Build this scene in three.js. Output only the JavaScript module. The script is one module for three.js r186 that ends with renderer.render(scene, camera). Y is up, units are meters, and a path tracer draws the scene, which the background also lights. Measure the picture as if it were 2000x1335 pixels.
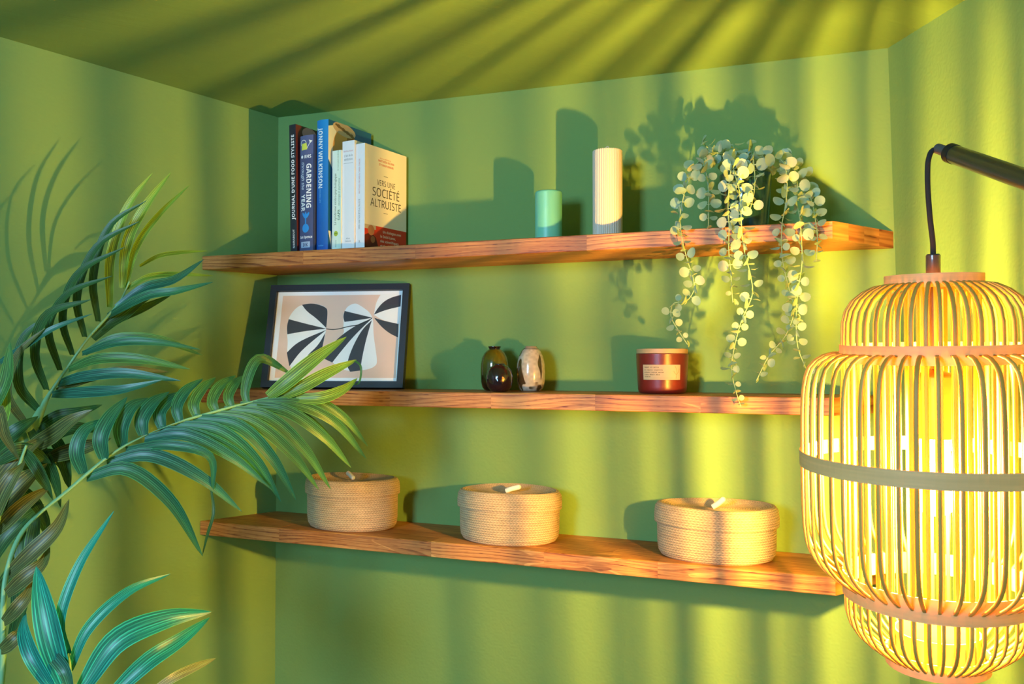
import * as THREE from 'three';
import { mergeGeometries, mergeVertices } from 'three/addons/utils/BufferGeometryUtils.js';
import { RoundedBoxGeometry } from 'three/addons/geometries/RoundedBoxGeometry.js';
import { RectAreaLightUniformsLib } from 'three/addons/lights/RectAreaLightUniformsLib.js';

// ---------------------------------------------------------------- camera, daylight, exposure
const scene = new THREE.Scene();
const camera = new THREE.PerspectiveCamera(42.88, 2000 / 1335, 0.02, 30);
camera.position.set(1.2229, 1.5, 1.6076);
camera.lookAt(1.2229 - 0.3769, 1.5 + 0.0226, 1.6076 - 0.926);

const renderer = new THREE.WebGLRenderer({ antialias: true });
renderer.shadowMap.enabled = true;
renderer.toneMapping = THREE.LinearToneMapping;
renderer.toneMappingExposure = 1.0;

scene.background = new THREE.Color(0.55, 0.75, 1.0);          // the open sky outside the window

const WINDOW = { x0: 0.08, x1: 0.62, y0: 1.55, y1: 2.2, z: 3.4 };
RectAreaLightUniformsLib.init();
const daylight = new THREE.RectAreaLight(new THREE.Color(0.54, 0.96, 1.4), 50, WINDOW.x1 - WINDOW.x0, WINDOW.y1 - WINDOW.y0);
daylight.name = 'window_daylight';
daylight.position.set((WINDOW.x0 + WINDOW.x1) / 2, (WINDOW.y0 + WINDOW.y1) / 2, WINDOW.z - 0.012);
daylight.lookAt(daylight.position.x, daylight.position.y, 0);
scene.add(daylight);

const BULB = new THREE.Vector3(1.2853, 1.387, 0.65);
const BULB_COLOR = new THREE.Color(1.0, 0.54, 0.075);
const BULB_POWER = 10.4;

// ---------------------------------------------------------------- helpers
let seed = 20240611;
const rnd = () => { seed |= 0; seed = (seed + 0x6d2b79f5) | 0; let t = Math.imul(seed ^ (seed >>> 15), 1 | seed); t = (t + Math.imul(t ^ (t >>> 7), 61 | t)) ^ t; return ((t ^ (t >>> 14)) >>> 0) / 4294967296; };
const between = (a, b) => a + (b - a) * rnd();
const lerp = (a, b, t) => a + (b - a) * t, clamp = (x, a = 0, b = 1) => Math.min(b, Math.max(a, x));
const smooth = (a, b, x) => { const t = clamp((x - a) / (b - a)); return t * t * (3 - 2 * t); };
const V = (x, y, z) => new THREE.Vector3(x, y, z);
const hash = (x, y, s) => { let h = Math.imul(x, 374761393) ^ Math.imul(y, 668265263) ^ Math.imul(s + 11, 2147483647 - 58); h = Math.imul(h ^ (h >>> 13), 1274126177); return ((h ^ (h >>> 16)) >>> 0) / 4294967296; };
function noise(x, y, px, py, s = 0) {                          // value noise that repeats every px, py cells
  const xi = Math.floor(x), yi = Math.floor(y), fx = x - xi, fy = y - yi, m = (a, n) => ((a % n) + n) % n;
  const u = fx * fx * (3 - 2 * fx), v = fy * fy * (3 - 2 * fy);
  const h = (i, j) => hash(m(i, px), m(j, py), s);
  return lerp(lerp(h(xi, yi), h(xi + 1, yi), u), lerp(h(xi, yi + 1), h(xi + 1, yi + 1), u), v);
}
function dataTexture(w, h, fn, srgb = true) {
  const d = new Uint8Array(w * h * 4);
  for (let y = 0; y < h; y++) for (let x = 0; x < w; x++) { const c = fn(x / w, y / h), i = (y * w + x) * 4; for (let k = 0; k < 3; k++) d[i + k] = clamp(c[k] ?? c[0]) * 255; d[i + 3] = 255; }
  const t = new THREE.DataTexture(d, w, h);
  t.wrapS = t.wrapT = THREE.RepeatWrapping; t.magFilter = THREE.LinearFilter; t.minFilter = THREE.LinearFilter;
  if (srgb) t.colorSpace = THREE.SRGBColorSpace;
  t.needsUpdate = true; return t;
}
function canvasTexture(w, h, draw) {
  const c = document.createElement('canvas'); c.width = w; c.height = h;
  draw(c.getContext('2d'), w, h);
  const t = new THREE.CanvasTexture(c); t.colorSpace = THREE.SRGBColorSpace; return t;
}
const std = (o) => new THREE.MeshStandardMaterial(o), phys = (o) => new THREE.MeshPhysicalMaterial(o);
const rgb = (r, g, b) => new THREE.Color().setRGB(r, g, b);
const used = {};
function numbered(name) { const n = used[name] = (used[name] ?? -1) + 1; return n ? name + '_' + String(n).padStart(3, '0') : name; }
function shadows(o) { o.castShadow = true; o.receiveShadow = true; return o; }
function part(parent, name, geometry, material) { const m = shadows(new THREE.Mesh(geometry, material)); m.name = name; parent.add(m); return m; }
function thing(name, label, category, position = [0, 0, 0], group) {
  const g = new THREE.Group(); g.name = numbered(name); g.position.set(...position);
  g.userData = { label, category }; if (group) g.userData.group = group;
  scene.add(g); return g;
}
function struct(name, geometry, material) { const m = shadows(new THREE.Mesh(geometry, material)); m.name = name; m.userData = { kind: 'structure' }; scene.add(m); return m; }
// a solid between two loops of corners of equal length (each face with its own flat normal, uv in metres)
function loft(a, b, uvScale = 1, uo = 0, vo = 0, vScale = uvScale) {
  const pos = [], uv = [], n = a.length;
  const quad = (p, q, r, s) => {
    const w = p.distanceTo(q), h = q.distanceTo(r), t = [[0, 0], [w, 0], [w, h], [0, h]].map(([x, y]) => [uo + x * uvScale, vo + y * vScale]);
    for (const [v, k] of [[p, 0], [q, 1], [r, 2], [p, 0], [r, 2], [s, 3]]) { pos.push(v.x, v.y, v.z); uv.push(...t[k]); }
  };
  for (let i = 0; i < n; i++) quad(a[i], b[i], b[(i + 1) % n], a[(i + 1) % n]);
  for (const [loop, flip] of [[a, false], [b, true]]) for (let i = 1; i < n - 1; i++) {
    const tri = flip ? [loop[0], loop[i + 1], loop[i]] : [loop[0], loop[i], loop[i + 1]];
    for (const v of tri) { pos.push(v.x, v.y, v.z); uv.push(uo + (v.z + v.x) * uvScale, vo + v.y * uvScale); }
  }
  const g = new THREE.BufferGeometry();
  g.setAttribute('position', new THREE.Float32BufferAttribute(pos, 3)); g.setAttribute('uv', new THREE.Float32BufferAttribute(uv, 2));
  g.computeVertexNormals(); return g;
}
function latheUV(points, seg, arcScale = 1) { return new THREE.LatheGeometry(points.map(([x, y]) => new THREE.Vector2(Math.max(x, 1e-4), y)), seg); }
function tube(points, radius, seg = 24, sides = 8, closed = false) { return new THREE.TubeGeometry(new THREE.CatmullRomCurve3(points, closed), seg, radius, sides, closed); }

// ---------------------------------------------------------------- materials
const plasterBump = dataTexture(512, 512, (u, v) => { const n = 0.5 * noise(u * 120, v * 120, 120, 120, 1) + 0.3 * noise(u * 40, v * 40, 40, 40, 2) + 0.2 * noise(u * 12, v * 12, 12, 12, 3); return [n]; }, false);
plasterBump.repeat.set(2.4, 2.4);
const plaster = std({ color: rgb(0.166, 0.300, 0.082), roughness: 0.82, bumpMap: plasterBump, bumpScale: 0.0004 });
const plasterRoom = std({ color: rgb(0.30, 0.32, 0.34), roughness: 0.9 });
const floorMat = std({ color: rgb(0.14, 0.11, 0.085), roughness: 0.6 });

const oakMap = (s) => dataTexture(1024, 512, (u, v) => {
  const wob = 0.04 * (noise(u * 4, v * 3, 4, 3, s + 5) - 0.5) + 0.012 * (noise(u * 12, v * 8, 12, 8, s + 6) - 0.5);
  const vv = v + wob;
  const ring = vv * 30 + 5 * noise(u * 2, v * 4, 2, 4, s + 7) + 1.5 * noise(u * 5, v * 16, 5, 16, s + 14), saw = ring - Math.floor(ring), late = smooth(0.55, 0.95, saw) * smooth(1.0, 0.96, saw);
  const fibre = noise(u * 16, v * 240, 16, 240, s + 8), pore = noise(u * 50, v * 256, 50, 256, s + 9), broad = noise(u * 3, v * 8, 3, 8, s + 10);
  let t = 0.53 - 0.30 * late * (0.3 + 0.9 * noise(u * 4, v * 20, 4, 20, s + 15)) + 0.24 * (fibre - 0.5) + 0.24 * (broad - 0.5) - 0.34 * smooth(0.66, 0.95, pore) * (0.35 + 0.65 * late);
  const fu = u * 30 + 1.2 * Math.sin(v * 44 + u * 9), fleck = smooth(0.83, 0.88, noise(fu, v * 9, 30, 9, s + 12)) * smooth(0.62, 0.78, noise(u * 5, v * 3, 5, 3, s + 13));
  t += 0.22 * fleck;
  return [0.70 + 0.62 * (t - 0.45), 0.465 + 0.62 * (t - 0.45), 0.245 + 0.46 * (t - 0.45)];
});
const oakMaps = [oakMap(100), oakMap(300)];
const oak = [[0, 0.90, 0.86, 0.74], [0, 0.74, 0.66, 0.52], [1, 1.0, 0.97, 0.84], [1, 0.82, 0.76, 0.62]].map(([k, r, g, b]) => std({ map: oakMaps[k], color: rgb(r, g, b), roughness: 0.5, bumpMap: oakMaps[k], bumpScale: 0.0002 }));
const oakEnd = std({ map: oakMaps[0], color: rgb(0.62, 0.52, 0.42), roughness: 0.6 });

// ---------------------------------------------------------------- the room: an alcove with slanted side walls
const rad = THREE.MathUtils.degToRad;
const LEFT = V(-Math.cos(rad(66)), 0, Math.sin(rad(66))), RIGHT = V(Math.cos(rad(55)), 0, Math.sin(rad(55)));
const rightX = (y) => 1.2688 + (1.718 - y) * 0.0225;           // the right-hand corner leans a little
const ceilingY = (x, z) => 2.0502 - 0.01213 * x + 0.0692 * z;
const TOP = 2.55;
function wallSlab(p0, p1, top0, top1, out, thick = 0.12) {      // p0, p1 at the floor, top0, top1 above; out points away from the room
  const o = out.clone().multiplyScalar(thick);
  return loft([p0, p1, top1, top0], [p0, p1, top1, top0].map((p) => p.clone().add(o)));
}
const at = (o, d, t, y) => V(o.x + d.x * t, y, o.z + d.z * t);
const O = V(0, 0, 0), R0 = V(rightX(0), 0, 0), R1 = V(rightX(TOP), TOP, 0);
struct('wall_back', wallSlab(V(-0.1, 0, 0), V(R0.x + 0.1, 0, 0), V(-0.1, TOP, 0), V(R1.x + 0.1, TOP, 0), V(0, 0, -1)), plaster);
const outL = V(-LEFT.z, 0, LEFT.x), outR = V(RIGHT.z, 0, -RIGHT.x);
struct('wall_left', wallSlab(at(O, LEFT, 0, 0), at(O, LEFT, 2.0, 0), at(O, LEFT, 0, TOP), at(O, LEFT, 2.0, TOP), outL), plaster);
struct('wall_right', wallSlab(at(R0, RIGHT, 0, 0), at(R0, RIGHT, 2.0, 0), at(R1, RIGHT, 0, TOP), at(R1, RIGHT, 2.0, TOP), outR), plaster);
const eL = at(O, LEFT, 2.0, 0), eR = at(R0, RIGHT, 2.0, 0);
struct('wall_side_left', wallSlab(V(eL.x, 0, eL.z - 0.05), V(eL.x, 0, 3.5), V(eL.x, TOP, eL.z - 0.05), V(eL.x, TOP, 3.5), V(-1, 0, 0)), plasterRoom);
struct('wall_side_right', wallSlab(V(eR.x, 0, eR.z - 0.05), V(eR.x, 0, 3.5), V(eR.x - 0.03, TOP, eR.z - 0.05), V(eR.x - 0.03, TOP, 3.5), V(1, 0, 0)), plasterRoom);
{
  const W = WINDOW, slab = (x0, x1, y0, y1) => wallSlab(V(x0, y0, W.z), V(x1, y0, W.z), V(x0, y1, W.z), V(x1, y1, W.z), V(0, 0, 1));
  struct('wall_front', mergeGeometries([slab(eL.x - 0.1, W.x0, 0, TOP), slab(W.x1, eR.x + 0.1, 0, TOP), slab(W.x0, W.x1, 0, W.y0), slab(W.x0, W.x1, W.y1, TOP)]), plasterRoom);
  const white = std({ color: rgb(0.75, 0.74, 0.7), roughness: 0.5 });
  const win = new THREE.Group(); win.name = 'window_1'; win.userData = { kind: 'structure' }; scene.add(win);
  const cx = (W.x0 + W.x1) / 2, cy = (W.y0 + W.y1) / 2, w = W.x1 - W.x0, h = W.y1 - W.y0;
  const bar = (bw, bh, x, y) => new THREE.BoxGeometry(bw, bh, 0.04).translate(x, y, W.z + 0.07);
  part(win, 'window_frame', mergeGeometries([bar(w, 0.03, cx, W.y0 + 0.015), bar(w, 0.03, cx, W.y1 - 0.015), bar(0.03, h - 0.06, W.x0 + 0.015, cy), bar(0.03, h - 0.06, W.x1 - 0.015, cy)]), white);
  part(win, 'pane', new THREE.BoxGeometry(w - 0.06, h - 0.06, 0.006).translate(cx, cy, W.z + 0.075), phys({ color: rgb(0.95, 0.97, 1), roughness: 0.02, transmission: 1, thickness: 0 }));
}
{
  const c = (x, z, dy) => V(x, ceilingY(x, z) + dy, z);
  const ring = (dy) => [c(-1.1, -0.2, dy), c(2.8, -0.2, dy), c(2.8, 3.6, dy), c(-1.1, 3.6, dy)];
  struct('ceiling', loft(ring(0), ring(0.1)), plaster);
  struct('floor', loft([V(-1.1, -0.1, -0.2), V(-1.1, -0.1, 3.6), V(2.8, -0.1, 3.6), V(2.8, -0.1, -0.2)], [V(-1.1, 0, -0.2), V(-1.1, 0, 3.6), V(2.8, 0, 3.6), V(2.8, 0, -0.2)]), floorMat);
}

// ---------------------------------------------------------------- shelves: oak boards glued from staves
const DEPTH = 0.16, THICK = 0.0285;
const shelfLeft = (z) => -Math.tan(rad(24)) * z + 0.001, shelfRight = (z) => 1.2675 - 0.575 * z;
const SHELF = { top: [1.7219, 1.7205], middle: [1.4431, 1.4441], bottom: [1.1668, 1.1653] };
const shelfY = (k, x) => lerp(SHELF[k][0], SHELF[k][1], x / 1.2);
function shelf(k, label, s) {
  seed = s;
  const t = thing('wall_shelf', label, 'shelf', [0, SHELF[k][0], 0], 'oak wall shelves across the alcove');
  t.rotation.z = Math.atan2(SHELF[k][1] - SHELF[k][0], 1.2);
  const rows = 4, rw = DEPTH / rows;
  for (let r = 0; r < rows; r++) {
    const z0 = r * rw + (r ? 0.0001 : 0.0005), z1 = (r + 1) * rw, front = r === rows - 1, c = front ? 0.0012 : 0.0002;
    const cuts = [0]; let x = between(0.08, 0.3);
    while (x < 1.02) { cuts.push(x); x += between(0.19, 0.36); }
    cuts.push(1.3);
    for (let i = 0; i + 1 < cuts.length; i++) {
      const sec = [[z0, -THICK], [z1 - c, -THICK], [z1, -THICK + c], [z1, -c], [z1 - c, 0], [z0, 0]];
      const jit = between(-0.0002, 0.0002);
      const A = sec.map(([z, y]) => V(i ? cuts[i] + 0.00015 : shelfLeft(z), y + (y > -THICK / 2 ? jit : 0), z)), B = sec.map(([z, y]) => V(i + 2 < cuts.length ? cuts[i + 1] : shelfRight(z), y + (y > -THICK / 2 ? jit : 0), z));
      const m = oak[Math.floor(rnd() * oak.length)];
      part(t, numbered('stave'), loft(A, B, 1 / 0.7, rnd() * 5, rnd() * 5, 1 / 0.24), m);
    }
  }
  return t;
}
shelf('top', 'oak wall shelf with the books, candles and trailing plant on it, topmost of the three', 31);
shelf('middle', 'oak wall shelf with the framed print, small vases and candle jar on it', 77);
shelf('bottom', 'oak wall shelf with the three lidded rope baskets on it, lowest of the three', 123);

// ---------------------------------------------------------------- floor lamp with a tiered bamboo shade
{
  seed = 501;
  const lamp = thing('floor_lamp', 'bamboo strip lantern lamp, lit, hanging by a black cord from a slanting dark metal arm', 'lamp', [BULB.x, 0, BULB.z]);
  const bambooTex = dataTexture(256, 64, (u, v) => { const n = 0.6 * noise(u * 6, v * 30, 6, 30, 41) + 0.4 * noise(u * 30, v * 60, 30, 60, 42); const t = 0.955 + 0.12 * (n - 0.5); return [t, t * 0.985, t * 0.96]; });
  const bamboo = [[0.70, 0.365, 0.065], [0.76, 0.42, 0.08], [0.64, 0.32, 0.05]].map((c) => std({ color: rgb(...c), map: bambooTex, roughness: 0.55 }));
  const hoopMat = std({ color: rgb(0.95, 0.52, 0.21), map: bambooTex, roughness: 0.6 });
  const black = std({ color: rgb(0.012, 0.012, 0.014), roughness: 0.45 });
  const metal = phys({ color: rgb(0.13, 0.13, 0.14), metalness: 0.9, roughness: 0.34, clearcoat: 1, clearcoatRoughness: 0.16 });
  const grey = std({ color: rgb(0.10, 0.10, 0.11), metalness: 0.3, roughness: 0.5 });

  // one split-bamboo strip in the plane x-y, bent along a profile of [radius, height]
  function strip(profile, w, th, seg) {
    const curve = new THREE.CatmullRomCurve3(profile.map(([r, y]) => V(r, y, 0)), false, 'centripetal');
    const P = curve.getSpacedPoints(seg), pos = [], uv = [], idx = [];
    const ring = [[-0.5, -0.3], [-0.5, 0.25], [-0.28, 0.5], [0.28, 0.5], [0.5, 0.25], [0.5, -0.3], [0, -0.5]];
    P.forEach((p, i) => {
      const t = curve.getTangentAt(i / seg), nx = t.y > 0 ? t.y : -t.y, ny = t.y > 0 ? -t.x : t.x;   // outward normal of the profile
      ring.forEach(([a, b], k) => { pos.push(p.x + nx * b * th, p.y + ny * b * th, a * w * (seg > 8 ? lerp(1.04, 0.9, i / seg) : 1)); uv.push(i / seg, k / ring.length); });
    });
    const n = ring.length;
    for (let i = 0; i < seg; i++) for (let k = 0; k < n; k++) { const a = i * n + k, b = i * n + (k + 1) % n, c = a + n, d = b + n; idx.push(a, c, b, b, c, d); }
    const g = new THREE.BufferGeometry();
    g.setAttribute('position', new THREE.Float32BufferAttribute(pos, 3)); g.setAttribute('uv', new THREE.Float32BufferAttribute(uv, 2)); g.setIndex(idx); g.computeVertexNormals();
    return g;
  }
  const outer = [[0.0868, 1.5085], [0.098, 1.5085], [0.109, 1.504], [0.1178, 1.495], [0.1222, 1.48], [0.1243, 1.46], [0.1252, 1.40], [0.1250, 1.36], [0.1240, 1.332], [0.1205, 1.312], [0.1125, 1.298], [0.100, 1.286], [0.0872, 1.2775]];
  const middle = [[0.0436, 1.5765], [0.057, 1.574], [0.069, 1.567], [0.0785, 1.5575], [0.0835, 1.545], [0.0848, 1.53], [0.0848, 1.49], [0.0848, 1.40], [0.0848, 1.31], [0.0848, 1.268], [0.0838, 1.246], [0.0778, 1.2315], [0.068, 1.2212], [0.055, 1.2115], [0.0462, 1.2062]];
  const inner = [[0.0412, 1.578], [0.0412, 1.45], [0.0412, 1.33], [0.0412, 1.206]];
  const shell = (profile, count, w, th, seg, phase) => {
    const g = strip(profile, w, th, seg), g2 = strip(profile, w * 0.86, th, seg);
    for (let i = 0; i < count; i++) {
      const m = part(lamp, numbered('bamboo_strip'), rnd() < 0.6 ? g : g2, bamboo[Math.floor(rnd() * 3)]);
      m.rotation.y = phase + (i + between(-0.1, 0.1)) * 2 * Math.PI / count;
    }
  };
  shell(outer, 46, 0.0042, 0.0029, 30, 0.03);
  shell(middle, 46, 0.0040, 0.0028, 34, 0.06);
  shell(inner, 20, 0.0034, 0.0022, 6, 0.0);
  const hoop = (r, y0, y1, th = 0.0022) => new THREE.LatheGeometry([[r - th, y0], [r, y0], [r, y1], [r - th, y1], [r - th, y0]].map(([x, y]) => new THREE.Vector2(x, y)), 96);
  for (const [r, y0, y1, th] of [[0.0450, 1.5725, 1.5855, 0.0022], [0.0878, 1.5000, 1.5178, 0.0020], [0.1276, 1.3955, 1.4108, 0.0012], [0.0876, 1.2665, 1.2890, 0.0018], [0.0476, 1.1990, 1.2150, 0.0020]]) {
    const g = hoop(r, y0, y1, th).toNonIndexed(); g.computeVertexNormals(); part(lamp, numbered('hoop'), g, hoopMat);
  }
  part(lamp, 'hoop_liner', (() => { const g = hoop(0.0396, 1.205, 1.2335, 0.0018).toNonIndexed(); g.computeVertexNormals(); return g; })(), hoopMat);
  part(lamp, 'cross_bar', new RoundedBoxGeometry(0.088, 0.004, 0.012, 2, 0.0015).translate(0, 1.5795, 0), hoopMat);

  const holder = new THREE.LatheGeometry([[0.0001, 1.4925], [0.006, 1.4925], [0.010, 1.4905], [0.0175, 1.488], [0.0198, 1.4845], [0.0198, 1.452], [0.0208, 1.4515], [0.0208, 1.4265], [0.0198, 1.4245], [0.0165, 1.4245], [0.0165, 1.43], [0.0001, 1.43]].map(([x, y]) => new THREE.Vector2(x, y)), 40);
  part(lamp, 'bulb_holder', holder, std({ color: rgb(0.16, 0.075, 0.03), roughness: 0.4 }));
  part(lamp, 'lamp_rod', new THREE.CylinderGeometry(0.0038, 0.0038, 0.098, 14).translate(0, 1.5415, 0), black);
  const glass = new THREE.LatheGeometry([[0.0001, 1.3475], [0.006, 1.348], [0.012, 1.3505], [0.0172, 1.3555], [0.0205, 1.3625], [0.0216, 1.371], [0.0208, 1.381], [0.018, 1.393], [0.0145, 1.406], [0.0128, 1.418], [0.0122, 1.4243]].map(([x, y]) => new THREE.Vector2(x, y)), 40);
  part(lamp, 'light_bulb', glass, std({ color: rgb(0.9, 0.85, 0.7), roughness: 0.3, emissive: rgb(1.0, 0.80, 0.42), emissiveIntensity: 5 }));
  for (let i = 0; i < 5; i++) {                                  // the upright filament: five small lights one above the other
    const light = new THREE.PointLight(BULB_COLOR, BULB_POWER / 5, 0, 2);
    light.name = 'filament_light'; light.position.set(0, BULB.y + (i - 2) * 0.0068, 0); light.castShadow = true; light.shadow.radius = 0.3; light.shadow.mapSize.set(2048, 2048); light.shadow.bias = -0.0005;
    lamp.add(light);
  }

  const cap = new THREE.LatheGeometry([[0.0001, 1.5835], [0.0068, 1.5835], [0.0068, 1.6045], [0.0058, 1.606], [0.0001, 1.606]].map(([x, y]) => new THREE.Vector2(x, y)), 24);
  part(lamp, 'cord_grip', cap, phys({ color: rgb(0.03, 0.03, 0.04), roughness: 0.3, clearcoat: 0.6 }));
  // the shade hangs a little out of plumb
  const pivot = V(0, BULB.y, 0), lean = new THREE.Quaternion().setFromAxisAngle(V(0.998, 0, 0.065), rad(2.5));
  for (const o of lamp.children) if (o.isMesh) { o.position.sub(pivot).applyQuaternion(lean).add(pivot); o.quaternion.premultiply(lean); }
  const L = (x, y, z) => V(x - BULB.x, y, z - BULB.z);
  part(lamp, 'cord', tube([L(1.2848, 1.600, 0.6592), L(1.2846, 1.618, 0.6588), L(1.2830, 1.636, 0.6570), L(1.2815, 1.66, 0.6545), L(1.281, 1.685, 0.652), L(1.2822, 1.702, 0.6505), L(1.2862, 1.7112, 0.647), L(1.2925, 1.7118, 0.6475)], 0.0026, 60, 10), std({ color: rgb(0.016, 0.016, 0.018), roughness: 0.85 }));
  // the arm runs down and forward to a post that stands on the floor
  const dir = V(0.4937, -0.4331, 0.7541), tip = L(1.2909, 1.7128, 0.6455);
  const along = (a, b, r, sides = 28) => { const A = tip.clone().addScaledVector(dir, a), B = tip.clone().addScaledVector(dir, b); const g = new THREE.CylinderGeometry(r, r, b - a, sides); g.applyQuaternion(new THREE.Quaternion().setFromUnitVectors(V(0, 1, 0), dir)); const m = A.add(B).multiplyScalar(0.5); return g.translate(m.x, m.y, m.z); };
  part(lamp, 'arm_tip', along(0.0, 0.021, 0.0052), grey);
  part(lamp, 'arm_collar', along(0.0195, 0.027, 0.0096), black);
  part(lamp, 'arm', along(0.026, 0.92, 0.0091), metal);
  const foot = tip.clone().addScaledVector(dir, 0.91);
  part(lamp, 'post', new THREE.CylinderGeometry(0.012, 0.012, foot.y - 0.02 + 0.03, 24).translate(foot.x, (foot.y + 0.05) / 2, foot.z), metal);
  part(lamp, 'lamp_base', latheUV([[0.0001, 0.024], [0.02, 0.024], [0.13, 0.02], [0.14, 0.015], [0.14, 0], [0.0001, 0]], 48).translate(foot.x, 0, foot.z), metal);
}

// ---------------------------------------------------------------- lidded rope baskets
const jute = (() => {
  const strand = (u, v) => { const row = v * 8, f = row - Math.floor(row), sgn = Math.floor(row) % 2 ? 1 : -1; return [0.5 + 0.5 * Math.sin(2 * Math.PI * (u * 48 + sgn * (f - 0.5) * 0.9 + 0.35 * (noise(u * 30, Math.floor(row), 30, 8, 61) - 0.5))), f]; };
  const tex = dataTexture(1024, 128, (u, v) => {
    const [s, f] = strand(u, v), n = noise(u * 300, v * 100, 300, 100, 62), b = noise(u * 20, v * 8, 20, 8, 63), gap = Math.pow(Math.abs(f - 0.5) * 2, 6);
    const t = 0.64 + 0.16 * (s - 0.5) + 0.24 * (n - 0.5) + 0.10 * (b - 0.5) - 0.20 * gap;
    return [0.77 + 0.6 * (t - 0.62), 0.66 + 0.58 * (t - 0.62), 0.51 + 0.5 * (t - 0.62)];
  });
  const rise = dataTexture(1024, 128, (u, v) => { const [s, f] = strand(u, v); return [0.75 * Math.sqrt(Math.sin(Math.PI * f)) * (0.72 + 0.28 * s) + 0.2 * noise(u * 300, v * 100, 300, 100, 62)]; }, false);
  tex.repeat.set(2, 1); rise.repeat.set(2, 1);
  return std({ map: tex, roughness: 0.95, bumpMap: rise, bumpScale: 0.0011 });
})();
const cotton = std({ color: rgb(0.82, 0.78, 0.68), roughness: 0.9 });
function coil(profile, pitch) {                                // rope rows: the profile swells and pinches every pitch metres
  const P = []; let s = 0;
  for (let i = 0; i + 1 < profile.length; i++) {
    const [r0, y0] = profile[i], [r1, y1] = profile[i + 1], L = Math.hypot(r1 - r0, y1 - y0), n = Math.max(2, Math.round(L / pitch * 5)), nx = (y1 - y0) / L, ny = -(r1 - r0) / L;
    for (let k = 0; k < n; k++) { const t = k / n, d = (s + L * t) / pitch, h = 0.0005 * Math.sqrt(Math.abs(Math.sin(Math.PI * d))); P.push([lerp(r0, r1, t) + nx * h, lerp(y0, y1, t) + ny * h, d]); }
    s += L;
  }
  P.push([...profile.at(-1), s / pitch]);
  const g = new THREE.LatheGeometry(P.map(([x, y]) => new THREE.Vector2(Math.max(x, 1e-4), y)), 120);
  const uv = g.attributes.uv; for (let i = 0; i < uv.count; i++) uv.setY(i, P[i % P.length][2] / 8);
  return g;
}
function basket(x, y, z, rx, rz, seam, top, label, handle, turn) {
  const t = thing('rope_basket', label, 'basket', [x, y, z], 'lidded rope baskets');
  const R = rx - 0.004, dent = (g, s) => { const p = g.attributes.position; for (let i = 0; i < p.count; i++) { const a = Math.atan2(p.getZ(i), p.getX(i)), k = 1 + 0.012 * Math.sin(2 * a + s) + 0.008 * Math.sin(3 * a + 2 * s); p.setXYZ(i, p.getX(i) * k, p.getY(i) + 0.0012 * Math.sin(2 * a + 3 * s) * smooth(0.02, 0.06, p.getY(i)), p.getZ(i) * k * rz / rx); } g.computeVertexNormals(); return g; };
  part(t, 'basket_body', dent(coil([[0, 0], [R * 0.86, 0], [R * 0.93, 0.003], [R * 0.975, 0.010], [R * 0.992, 0.022], [R, seam + 0.004], [R - 0.004, seam + 0.004]], 0.0042), turn), jute);
  const lid = part(t, 'lid', dent(coil([[R + 0.0005, seam], [R + 0.0042, seam - 0.0005], [R + 0.0046, seam + 0.012], [R + 0.003, top - 0.007], [R - 0.001, top - 0.0012], [R - 0.006, top], [R - 0.014, top - 0.0025], [R * 0.7, top - 0.0065], [R * 0.35, top - 0.008], [0.0, top - 0.0075]], 0.0042), turn), jute);
  part(lid, 'pull_tab', tube(handle.map(([a, b, c]) => V(a, top + b, c)), 0.0048, 24, 12), cotton);
  part(lid, 'pull_tab_end', new THREE.SphereGeometry(0.0048, 14, 10).translate(handle.at(-1)[0], top + handle.at(-1)[1], handle.at(-1)[2]), cotton);
  return t;
}
basket(0.2517, shelfY('bottom', 0.25), 0.083, 0.1016, 0.0755, 0.069, 0.099, 'left of three lidded jute baskets, with palm leaf tips hanging in front of its lid', [[-0.013, 0.007, -0.004], [-0.004, 0.004, 0.002], [0.006, 0.0, 0.008]], 0.4);
basket(0.5965, shelfY('bottom', 0.6), 0.084, 0.1, 0.0755, 0.063, 0.094, 'middle of three lidded jute baskets, standing between the two others', [[-0.004, -0.003, 0.004], [0.006, 0.001, 0.003], [0.018, 0.004, -0.004]], 1.6);
basket(0.9815, shelfY('bottom', 0.98), 0.084, 0.1039, 0.0755, 0.0578, 0.0905, 'right of three lidded jute baskets, closest to the bamboo lamp', [[-0.005, -0.005, 0.008], [0.004, 0.001, 0.006], [0.012, 0.008, 0.002]], 2.9);

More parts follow.
